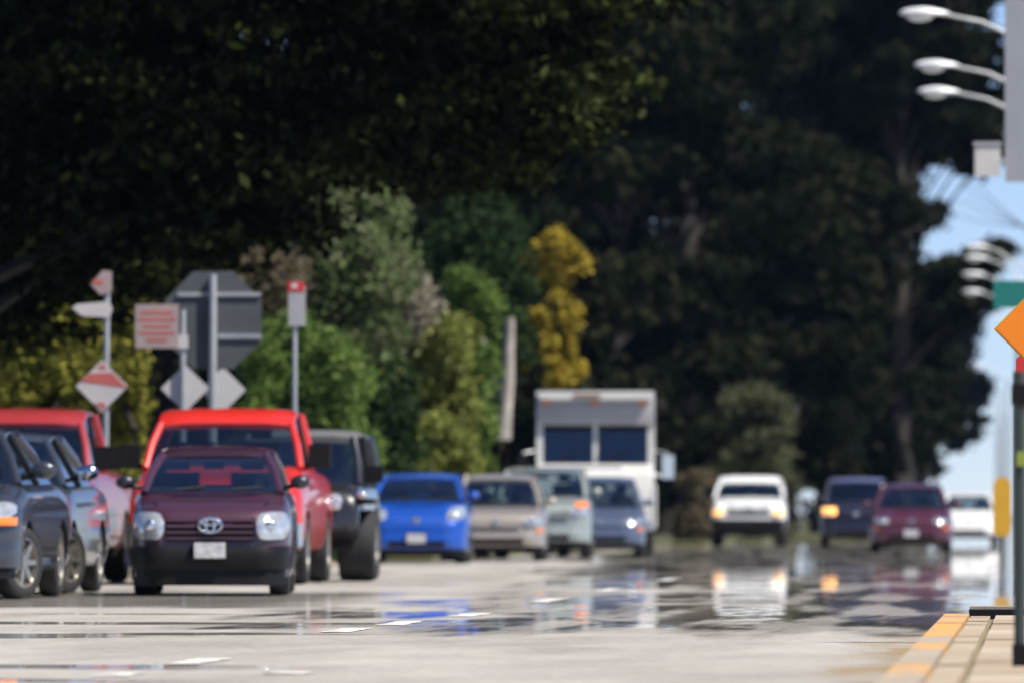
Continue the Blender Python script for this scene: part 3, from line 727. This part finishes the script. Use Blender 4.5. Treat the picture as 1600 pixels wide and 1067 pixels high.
SEDAN = dict(L=4.4, W=1.72, H=1.46, hz=.76, cy=1.02, cz=.95, wy=1.72, ry=2.85, by=3.45, bz=1.0, tz=.98, cl=.2, wr=.315, fa=.82, ra=3.4, head=(.48, .80, .60, .72), grille=(.42, .58, .70), amber=(.70, .82, .50, .56))
HATCH = dict(L=3.9, W=1.69, H=1.52, hz=.82, cy=.70, cz=1.03, wy=1.45, ry=3.1, by=3.65, bz=1.08, tz=1.0, cl=.18, wr=.3, fa=.72, ra=3.2, head=(.50, .80, .66, .82), grille=(.44, .68, .75), htilt=.08, wt=.58)
PICK = dict(L=5.6, W=1.98, H=1.9, hz=1.14, cy=1.30, cz=1.27, wy=1.78, ry=3.0, by=3.12, bz=1.28, tz=1.3, cl=.36, wr=.4, fa=.95, ra=4.5, fr=.4, fk=.78, head=(.62, .92, .86, 1.06), grille=(.56, .80, 1.08), bump=(.44, .70), bumper_mat=M['chrome'], mirror=(.13, .14), tow=True, tw=.27, wb=.90, wt=.76, wrb=.88, bow=.14, htilt=0.0, mz=.12, intake=False, spokes=6, hd=.13)
SUV = dict(L=4.7, W=1.84, H=1.78, hz=1.0, cy=1.12, cz=1.14, wy=1.65, ry=4.0, by=4.35, bz=1.15, tz=1.1, cl=.25, wr=.36, fa=.9, ra=3.65, head=(.55, .86, .76, .93), grille=(.5, .72, .92), wt=.68)
def V(base, **k): d = dict(base); d.update(k); return d

CROSS = V(SEDAN, L=4.4, W=1.78, wt=.50, wb=.76, wrb=.70, H=1.66, hz=.98, cy=1.0, cz=1.10, wy=1.70, ry=2.7, by=3.5, bz=1.12, tz=1.08, cl=.24, wr=.345, fa=.85, ra=3.45, head=(.50, .84, .74, .88), grille=(.42, .66, .84), amber=(.68, .85, .70, .78), spokes=7, steer=-24, mz=.13, mirror=(.12, .085), rr=.70)
car('compact_suv', 'dark slate car cut off by the left edge of the picture', 'car', -124, 166, -1.0, CROSS, PP['slate2'])
car('compact_suv', 'slate blue car second from the left edge with bright mirror', 'car', -42, 156, -0.5, V(CROSS, mirror_mat=M['chrome']), PP['slate'])
car('pickup_truck', 'faded maroon pickup behind the slate cars with black tow mirrors', 'truck', -10, 137, -0.5, V(PICK, H=2.06, W=2.0, hz=1.18, cz=1.34, bz=1.34, head=(.62, .95, .84, 1.04), amber=(.86, .97, .84, 1.02)), PP['brick'], grille='cross')
car('hatchback', 'dark plum compact car with oval chrome emblem in the foreground', 'car', 326, 158, 3.6,
    V(HATCH, L=4.15, W=1.60, H=1.51, hz=.90, cz=1.03, hpow=6, head=(.46, .78, .54, .80), grille=(.44, .54, .78), nslat=4, plate=.45, er=.115, ez=.70, wb=.68, wt=.52, wrb=.66, bump=(.26, .49), bumper_mat=M['black'], htilt=.02, intake=False, cl=.14, mirror_mat=PP['blackp']), PP['plum'])
car('pickup_truck', 'bright red pickup right behind the plum compact car', 'truck', 332, 137, 0.6, V(PICK, H=2.06, W=2.02, hz=1.2, cz=1.36, bz=1.36), PP['red'], grille='cross')
car('hatchback', 'vivid blue hatchback in the middle of the queue', 'car', 650, 95, 2.0, V(HATCH, plate=.42, er=.07, ez=.72, glass=M['glass']), PP['blue'], grille='none')
car('sedan', 'champagne sedan close behind the blue hatchback', 'car', 775, 90, 2.0, V(SEDAN, H=1.54, hz=.84), PP['beige'])
car('suv', 'pale green-grey sport utility with amber corner lamps beside the champagne sedan', 'car', 846, 85, 1.8, V(SUV, H=1.72, amber=(.62, .86, .95, 1.05)), PP['sagep'])
car('sedan', 'blue-grey sedan half hidden in front of the step van', 'car', 938, 82, 2.0, V(SEDAN, H=1.55), PP['navy'])
car('pickup_truck', 'white pickup far off facing the camera with two lit amber lamps', 'truck', 1170, 60, 1.0,
    V(PICK, W=1.95, H=1.86, head=(.66, .92, .80, .96), lens=M['lamp_on'], lamp=M['lamp_on'], bumper_mat=M['black'], slat_mat=M['steel']), PP['white'], grille='cross')
car('suv', 'dark violet-blue sport utility with a glowing amber lamp beside the wine red sedan', 'car', 1338, 62, 1.0, V(SUV, amber=(.5, .84, .82, 1.0), amber_mat=M['lamp_on'], roof_mat=paint('pale_violet_roof', (0.16, 0.16, 0.28))), PP['dusk'])
car('sedan', 'wine red sedan in the far right lane under the bluish trees', 'car', 1424, 73, 0.8, V(SEDAN, W=1.78, H=1.5, plate=.42, bump=(.26, .5)), PP['wine'])
car('sedan', 'small white sedan against the sky at the far right of the street', 'car', 1513, 55, 0.5, V(SEDAN, H=1.48), PP['white'])

# black jeep-like off-roader
r = car('off_roader', 'black boxy off-roader with hard top right of the red pickup', 'car', 452, 130, 0.4,
        V(SUV, L=4.2, W=1.66, H=1.86, hz=1.14, cy=1.3, cz=1.2, wy=1.5, ry=3.95, by=4.05, bz=1.22, tz=1.2, cl=.42, wr=.43, fa=.62, ra=3.3, fr=.12, fk=.92, tw=.3, spokes=6, head=(.44, .62, .84, 1.02), grille=(.4, .72, 1.06), bump=(.5, .66), bumper_mat=M['black'], roof_mat=mat('grey_hard_top', (0.10, 0.10, 0.105), 0.8, bump=.2), wt=.66, wb=.74, wrb=.74, bow=.02, tbow=.02, tow=True, mirror=(.11, .1), mz=.1, emblem=False, intake=False, pillar=.055), PP['blackp'], grille='none')
for sg in (-1, 1):
    x0, x1 = (.60, .99) if sg > 0 else (-.99, -.60)
    bx_(r, 'fender', x0, x1, .12, 1.05, .93, 1.0, M['black'], .03)
    wheel(r, sg * .86, .62, .43, sg, M['rim'], .3, 6, .55)
    bm = B(); ico(bm, (sg * .86, .08, 1.04), (.07, .05, .05)); obj('turn_lamp', bm, M['lens'], r, smooth=True, angle=80)
for k in range(7): bx_(r, 'grille_slot', -.345 + k * .1, -.285 + k * .1, -.03, 0.0, .76, 1.0, M['black'], .01)

# white step van
v = pt(930, 805, 77); van = empty('step_van', (v.x, v.y, 0.006), R(2.2))
van.scale = (1.09, 1.09, 1.09)
tag(van, 'boxy white step van with split windshield towering over the queue', 'van', 'vehicles queueing towards the camera')
PWV = paint('dull_white_van_paint', (0.58, 0.57, 0.54)); PGV = paint('shaded_white_van_paint', (0.36, 0.36, 0.37))
def shell(pts, x0, x1, m, name, bev=.05):
    bm = B(); a = [bm.verts.new((x0, y, z)) for y, z in pts]; b = [bm.verts.new((x1, y, z)) for y, z in pts]
    bm.faces.new(a); bm.faces.new(b[::-1]); n = len(pts)
    for k in range(n): bm.faces.new((a[k], b[k], b[(k + 1) % n], a[(k + 1) % n]))
    return obj(name, bm, m, van, bev=bev, smooth=True, angle=30)
# cargo body, nose, roof cap
shell([(1.55, .55), (1.55, 2.98), (6.6, 2.98), (6.6, .55)], -1.1, 1.1, PWV, 'cargo_body', .06)
shell([(0, .55), (-.02, 1.15), (.1, 1.5), (.42, 1.68), (1.0, 1.72), (1.54, 1.72), (1.54, .55)], -1.08, 1.08, PWV, 'nose', .08)
shell([(.62, 2.42), (.55, 2.72), (.62, 2.98), (.8, 3.06), (1.56, 3.06), (1.56, 2.42)], -1.1, 1.1, PGV, 'roof_cap', .06)  # greyer than the body: shade above the windshield is put into the paint
bx_(van, 'sun_visor', -1.04, 1.04, .42, .60, 2.90, 3.05, PWV, .03)
for sg in (-1, 1): 
    x0, x1 = (.98, 1.10) if sg > 0 else (-1.10, -.98)
    bx_(van, 'corner_post', x0, x1, .66, 1.54, 1.70, 2.44, PWV, .03)
    a, b = (.04, .98) if sg > 0 else (-.98, -.04)
    w_ = bx_(van, 'windshield', a, b, .66, .67, 1.72, 2.43, M['darkglass'], 0)
    for v_ in w_.data.vertices: v_.co.y += (v_.co.z - 1.72) * .20
    bx_(van, 'windshield_trim', a, b, .735, .765, 2.34, 2.43, M['black'], 0)
    bm = B(); lathe = lathe_x(bm, [(0, 0), (-.03, .06), (-.02, .10), (.03, .115), (.05, .115)], 18); bmesh.ops.rotate(bm, verts=bm.verts, cent=(0, 0, 0), matrix=Matrix.Rotation(R(90), 3, 'Z')); bmesh.ops.translate(bm, verts=bm.verts, vec=(sg * .82, -.03, .98)); obj('headlight', bm, M['lens'], van, smooth=True, angle=50)
    bx_(van, 'turn_lamp', sg * .82 - .08, sg * .82 + .08, -.04, .03, .78, .85, M['amber'], .01)
    for k, yy in enumerate((1.0, 5.1)): wheel(van, sg * .95, yy, .42, sg, M['steel'], .26, 8, .55)
    bm = B(); tube(bm, [(sg * 1.08, .75, 1.95), (sg * 1.34, .6, 1.9), (sg * 1.34, .6, 1.45), (sg * 1.06, .55, 1.5)], .022, 6); mo = obj('mirror_bracket', bm, M['steel'], van)
    bx_(van, 'door_mirror', sg * 1.36 - .11, sg * 1.36 + .11, .55, .62, 1.42, 1.86, M['chrome'] if sg > 0 else M['black'], .02)
    bm = B(); box(bm, sg * 1.125 - .02, sg * 1.125 + .02, .45, 1.6, .5, 1.3); obj('front_wing', bm, PWV, van, bev=.02)
for xx in (-.75, .2):
    bm = B(); tube(bm, [(xx, .60, 1.74), (xx + .42, .655, 1.95)], .014, 5); obj('wiper', bm, M['black'], van)
bx_(van, 'hood_vent', -.5, .5, .26, .34, 1.60, 1.645, M['steel'], .01)
bx_(van, 'windshield_post', -.04, .04, .70, .77, 1.70, 2.44, PWV, .01)
bx_(van, 'dashboard', -.96, .96, .78, 1.5, 1.62, 1.76, M['interior'], .02)
bx_(van, 'bulkhead', -1.0, 1.0, 1.50, 1.545, 1.60, 2.50, M['interior'], 0)
bx_(van, 'driver_seat', .3, .75, 1.25, 1.36, 1.7, 2.2, M['interior'], .04)
bx_(van, 'bumper', -1.1, 1.1, -.18, .02, .45, .64, M['steel'], .03)
gr = bx_(van, 'grille', -.55, .55, -.04, .0, .78, 1.22, M['black'], .01)
for k in range(6): bx_(van, 'grille_bar', -.55, .55, -.06, -.02, .80 + k * .07, .83 + k * .07, M['steel'], 0, gr)
bx_(van, 'hood_badge', -.16, .16, -.01, .03, 1.30, 1.36, M['steel'], .01)
for xx in (-.9, 0, .9): bx_(van, 'clearance_lamp', xx - .07, xx + .07, .50, .58, 2.80, 2.87, M['amber'], .01)
bx_(van, 'roof_rust_patch', -.4, .1, .395, .425, 2.95, 3.0, mat('rust', (0.22, 0.10, 0.05), .9), 0)
# ---------------------------------------------------------------- street lamps along the right
M['lamp_grey'] = mat('lamp_head_paint', (0.70, 0.72, 0.72), 0.4, 0.1)
M['lamp_glass'] = mat('lamp_refractor', (0.60, 0.64, 0.66), 0.2, coat=.5)
def lamp(py, s, px, label, arm=2.3, near=True):
    h = pt(px, py, s); root = empty('street_lamp', (h.x + arm + .25, h.y, 0)); tag(root, label, 'street lamp', 'cobra-head lamps along the right side')
    x0 = -(arm + .25); z = h.z
    bm = B(); tube(bm, [(0, 0, 0.0), (0, 0, 1.0), (0, 0, z * .55), (0, 0, z - .75)], [.12, .10, .085, .065], 12); obj('pole', bm, M['steel'], root, smooth=True, angle=50)
    bm = B(); tube(bm, [(0, 0, z - .95), (-.35 * arm, 0, z - .5), (-.7 * arm, 0, z - .12), (-arm, 0, z + .02), (x0 + .35, 0, z + .02)], [.04, .034, .03, .028, .028], 8); obj('arm', bm, M['steel'], root, smooth=True, angle=60)
    bm = B(); ico(bm, (x0, 0, z + .03), (.42, .16, .10), 3)
    for v_ in bm.verts:
        if v_.co.z < z - .0: v_.co.z = z - .0
        t = (v_.co.x - x0) / .42
        if t > 0: v_.co.y *= 1 - .45 * t; v_.co.z = z + (v_.co.z - z) * (1 - .35 * t)
    hd = obj('lamp_head', bm, M['lamp_grey'], root, smooth=True, angle=50)
    bm = B(); ico(bm, (x0 - .08, 0, z - .005), (.24, .13, .11), 2)
    for v_ in bm.verts:
        if v_.co.z > z: v_.co.z = z - .001
    obj('refractor', bm, M['lamp_glass'], hd, smooth=True, angle=60)
lamp(24, 96, 1446, 'nearest and highest street lamp head at the upper right')
lamp(105, 85, 1465, 'second street lamp head from the top, beside the grey panel')
lamp(146, 80, 1468, 'third street lamp head from the top, close under the second')
for q, (py, s, px) in enumerate(((388, 50, 1527), (405, 48, 1527), (431, 46, 1522), (458, 42, 1521), (482, 39, 1522))):
    lamp(py, s, px, '%s of the five distant lamp heads stacked left of the teal plate' % ('topmost', 'second', 'middle', 'fourth', 'lowest')[q], 1.5)
for q, (py, s, px) in enumerate(((572, 28, 1527), (590, 26, 1517), (630, 22, 1531), (645, 20.5, 1522))):
    lamp(py, s, px, '%s of the four farthest street lamp heads low against the sky' % ('topmost', 'second', 'third', 'lowest')[q], 1.5)

# ---------------------------------------------------------------- signs
M['orange'] = mat('orange_sign_sheet', (0.80, 0.22, 0.008), 0.45, var=.05)
M['red_sheet'] = mat('red_sign_sheet', (0.50, 0.03, 0.03), 0.5, var=.1)
M['faded_red'] = mat('faded_red_sign_sheet', (0.46, 0.12, 0.10), 0.5, var=.12)
M['white_sheet'] = mat('white_sign_sheet', (0.50, 0.49, 0.48), 0.5, var=.08)
M['green_sheet'] = mat('street_name_green', (0.008, 0.16, 0.14), 0.45, var=.06)
M['yellow_sheet'] = mat('yellow_marker_sheet', (0.55, 0.30, 0.02), 0.5, var=.08)
M['pink_sheet'] = mat('sun_bleached_sign_sheet', (0.34, 0.27, 0.26), 0.55, var=.1)
M['dark_post'] = mat('dark_green_post', (0.035, 0.05, 0.045), 0.5, .2, bump=.1)
M['panel'] = mat('grey_panel_paint', (0.27, 0.285, 0.32), 0.55, var=.06, scale=.8)
def post(root, h, rad=.03, m=None, z0=0, x=0, y=0.0, lean=0.0):
    bm = B(); tube(bm, [(x, y, z0), (x + lean * .5, y, h * .5), (x + lean, y, h)], rad, 8); return obj('post', bm, m or M['steel'], root, smooth=True, angle=50)
def plate(name, root, outline, y0, y1, m, parent=None, bev=0.0):
    bm = B(); prism(bm, outline, y0, y1); return obj(name, bm, m, parent or root, bev=bev)
def diamond(cx, cz, h): return [(cx - h, cz), (cx, cz - h), (cx + h, cz), (cx, cz + h)]
def rect(cx, cz, a, b): return [(cx - a, cz - b), (cx + a, cz - b), (cx + a, cz + b), (cx - a, cz + b)]
def at(px, s): v = pt(px, 805, s); return (v.x, v.y, 0.12)
S0 = 125.0
def zz(py, s=S0): return Z_(py, s) - .12
# octagonal sign seen from behind, with a diamond on the same post
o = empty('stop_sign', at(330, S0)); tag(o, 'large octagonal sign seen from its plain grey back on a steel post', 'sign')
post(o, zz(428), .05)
rr_ = .66; plate('sign_plate', o, [(rr_ * math.cos(R(22.5 + 45 * k)), zz(499) + rr_ * math.sin(R(22.5 + 45 * k))) for k in range(8)], .06, .075, mat('tree_shaded_sign_back', (0.07, 0.08, 0.085), .65, .1))  # the tree's shade on this back is painted in as a darker colour
bx_(o, 'bracket', .06, .60, .03, .06, zz(528), zz(521), M['steel'], 0); bx_(o, 'bracket', -.45, .60, .03, .06, zz(462), zz(456), M['alu'], 0)
plate('diamond_plate', o, diamond(.12, zz(608), .29), .06, .072, M['white_sheet'])
o = empty('lettered_sign', at(283, S0 + 1)); tag(o, 'sun-bleached rectangular notice with red lines above a diamond back', 'sign')
post(o, zz(486), .035)
p_ = plate('sign_plate', o, rect(-.32, zz(511), .27, .27), -.06, -.045, M['pink_sheet'])
for k in range(5):
    zc = zz(490 + k * 10.5); w_ = (.20, .23, .17, .22, .13)[k]
    bx_(o, 'faded_line', -.32 - w_, -.32 + w_, -.064, -.060, zc - .018, zc + .018, M['faded_red'], 0, p_)
plate('diamond_plate', o, diamond(.02, zz(607), .30), .05, .062, M['white_sheet'])
bx_(o, 'bracket', -.08, .06, -.05, .03, zz(545), zz(525), M['white_sheet'], .01)
o = empty('hazard_marker', at(160, S0 + 3)); tag(o, 'red and white diamond marker under an arrow plate on a bent post', 'sign')
post(o, zz(445), .035, lean=.03)
h_ = .32; cz_ = zz(607)
d_ = plate('diamond_plate', o, diamond(-.03, cz_, h_), -.06, -.045, M['white_sheet'])
plate('red_stripe', o, [(-.03 - h_ * .82, cz_ + h_ * .18), (-.03 + h_ * .98, cz_ - .02), (-.03 + h_ * .40, cz_ + h_ * .52), (-.03 - h_ * .45, cz_ + h_ * .5)], -.064, -.060, M['faded_red'], d_)
plate('red_stripe', o, [(-.03 - h_ * .28, cz_ - h_ * .66), (-.03 + h_ * .05, cz_ - h_ * .90), (-.03 + h_ * .18, cz_ - h_ * .76), (-.03 + h_ * .05, cz_ - h_ * .6)], -.064, -.060, M['faded_red'], d_)
plate('red_tip', o, [(-.03 - h_ * .2, cz_ + h_ * .66), (-.03 + h_ * .2, cz_ + h_ * .66), (-.03, cz_ + h_ * .9)], -.064, -.060, M['faded_red'], d_)
plate('arrow_plate', o, [(-.40, zz(488)), (-.28, zz(500)), (.06, zz(503)), (.10, zz(490)), (.06, zz(478)), (-.34, zz(482))], -.06, -.045, M['white_sheet'])
plate('top_plate', o, [(-.17, zz(452)), (-.05, zz(468)), (.09, zz(462)), (.09, zz(432)), (-.02, zz(430))], -.06, -.045, M['pink_sheet'])
plate('red_dot', o, rect(-.08, zz(448), .06, .03), -.064, -.060, M['faded_red'])
o = empty('parking_sign', at(459, S0 + 2)); tag(o, 'narrow grey plate with a red cap on a tall thin post', 'sign')
post(o, zz(444), .03)
plate('sign_plate', o, rect(.03, zz(482), .105, .25), -.05, -.037, M['alu']); plate('red_cap', o, rect(.02, zz(453), .10, .06), -.056, -.052, M['red_sheet'])
plate('white_spot', o, rect(0, zz(452), .035, .03), -.062, -.058, M['white_sheet'])
# right side
s = 250.0; v = pt(1688, 805, s); zc = Z_(515, s)
o = empty('work_zone_sign', (v.x, v.y, 0)); tag(o, 'orange diamond roadworks sign cut off by the right edge', 'sign')
post(o, zc + .4, .035, z0=0)
d_ = plate('sign_plate', o, diamond(0, zc, .54), -.06, -.045, M['yellow_sheet']); plate('orange_face', o, diamond(0, zc, .525), -.068, -.061, M['orange'], d_)
s = 235.0; v = pt(1668, 805, s); zc = Z_(595, s)
o = empty('red_sign', (v.x, v.y, 0)); tag(o, 'red octagonal sign peeping out under the orange diamond', 'sign')
post(o, zc + .2, .03); plate('sign_plate', o, [(.37 * math.cos(R(22.5 + 45 * k)), zc + .37 * math.sin(R(22.5 + 45 * k))) for k in range(8)], -.05, -.038, M['red_sheet'])
s = 345.0; v = pt(1593, 805, s)
o = empty('signpost', (v.x, v.y, 0.12)); tag(o, 'dark green post standing on the paving at the right edge', 'post')
post(o, Z_(580, s) - .12, .026, M['dark_post']); bx_(o, 'post_cap', -.035, .08, -.03, .05, Z_(632, s) - .12, Z_(600, s) - .12, M['black'], .01)
bx_(o, 'base_sleeve', -.034, .034, -.034, .034, 0, .10, M['black'], .01)
bx_(o, 'yellow_tag', -.012, .03, -.045, -.033, Z_(728, s) - .12, Z_(705, s) - .12, mat('lime_tag', (0.22, 0.28, 0.04), .5), 0)
s = 100.0; v = pt(1566, 805, s)
o = empty('object_marker', (v.x, v.y, 0)); tag(o, 'tall narrow yellow marker standing right of the white sedan', 'marker')
post(o, 1.4, .03, m=M['dark_post']); plate('marker_plate', o, [(-.14, .55), (-.07, .47), (.07, .47), (.14, .55), (.14, 1.3), (.07, 1.4), (-.07, 1.4), (-.14, 1.3)], -.05, -.035, M['yellow_sheet'])
s = 110.0; v = pt(1700, 805, s)
o = empty('panel_mast', (v.x, v.y, 0)); tag(o, 'tall grey panel on a mast filling the upper right edge, pale box beside it', 'sign')
post(o, Z_(-180, s), .10)
pz0, pz1 = Z_(286, s), Z_(-160, s); x0 = (1571 - 1700) / s
bx_(o, 'panel', x0, .45, -.22, -.12, pz0, pz1, M['panel'], .02)
for q in (.25, .75): bx_(o, 'panel_bracket', -.3, .3, -.12, 0.02, pz0 + (pz1 - pz0) * q, pz0 + (pz1 - pz0) * q + .08, M['steel'], 0)
bx_(o, 'side_box', (1524 - 1700) / s, (1564 - 1700) / s, -.30, -.06, Z_(277, s), Z_(229, s), M['white_sheet'], .02)
bx_(o, 'box_lid', (1522 - 1700) / s, (1566 - 1700) / s, -.32, -.04, Z_(229, s), Z_(224, s), M['alu'], .01)
bx_(o, 'box_bracket', (1560 - 1700) / s, (1580 - 1700) / s, -.19, -.15, Z_(255, s), Z_(248, s), M['steel'], 0)
s = 105.0; v = pt(1720, 805, s)
o = empty('street_name_sign', (v.x, v.y, 0)); tag(o, 'teal street name plate half hidden behind the orange diamond', 'sign')
post(o, Z_(440, s) + .2, .05); plate('name_plate', o, rect((1645 - 1720) / s, Z_(461, s), .88, .20), -.07, -.055, M['green_sheet'])
# overhead wires at the right
for k in range(4):
    bm = B(); a = pt(1700, 372 - 27 * k + 60, 60); b = pt(1500, 300 + 26 * k - 40, 33); mid = (a + b) / 2; mid.z -= .25
    tube(bm, [a, a.lerp(mid, .5) + Vector((0, 0, -.06)), mid, mid.lerp(b, .5) + Vector((0, 0, -.06)), b], .02, 5)
    tag(obj('overhead_wire', bm, M['black']), '%s of four thin wires crossing the sky below the grey panel' % ('lowest', 'third', 'second', 'topmost')[k], 'wire', 'wires across the sky')

# ---------------------------------------------------------------- thin warm-weather haze over the whole street
hz_m = bpy.data.materials.new('haze'); hz_m.use_nodes = True; nt = hz_m.node_tree; nt.nodes.clear()
out = nt.nodes.new('ShaderNodeOutputMaterial'); pv = nt.nodes.new('ShaderNodeVolumePrincipled')
pv.inputs['Color'].default_value = (0.4, 0.62, 1.0, 1); pv.inputs['Density'].default_value = 0.000035; pv.inputs['Anisotropy'].default_value = 0.2
nt.links.new(pv.outputs[0], out.inputs['Volume'])
bm = B(); box(bm, -330, 330, -60, 2700, -1.1, 46); tag(obj('haze', bm, hz_m), kind='stuff')
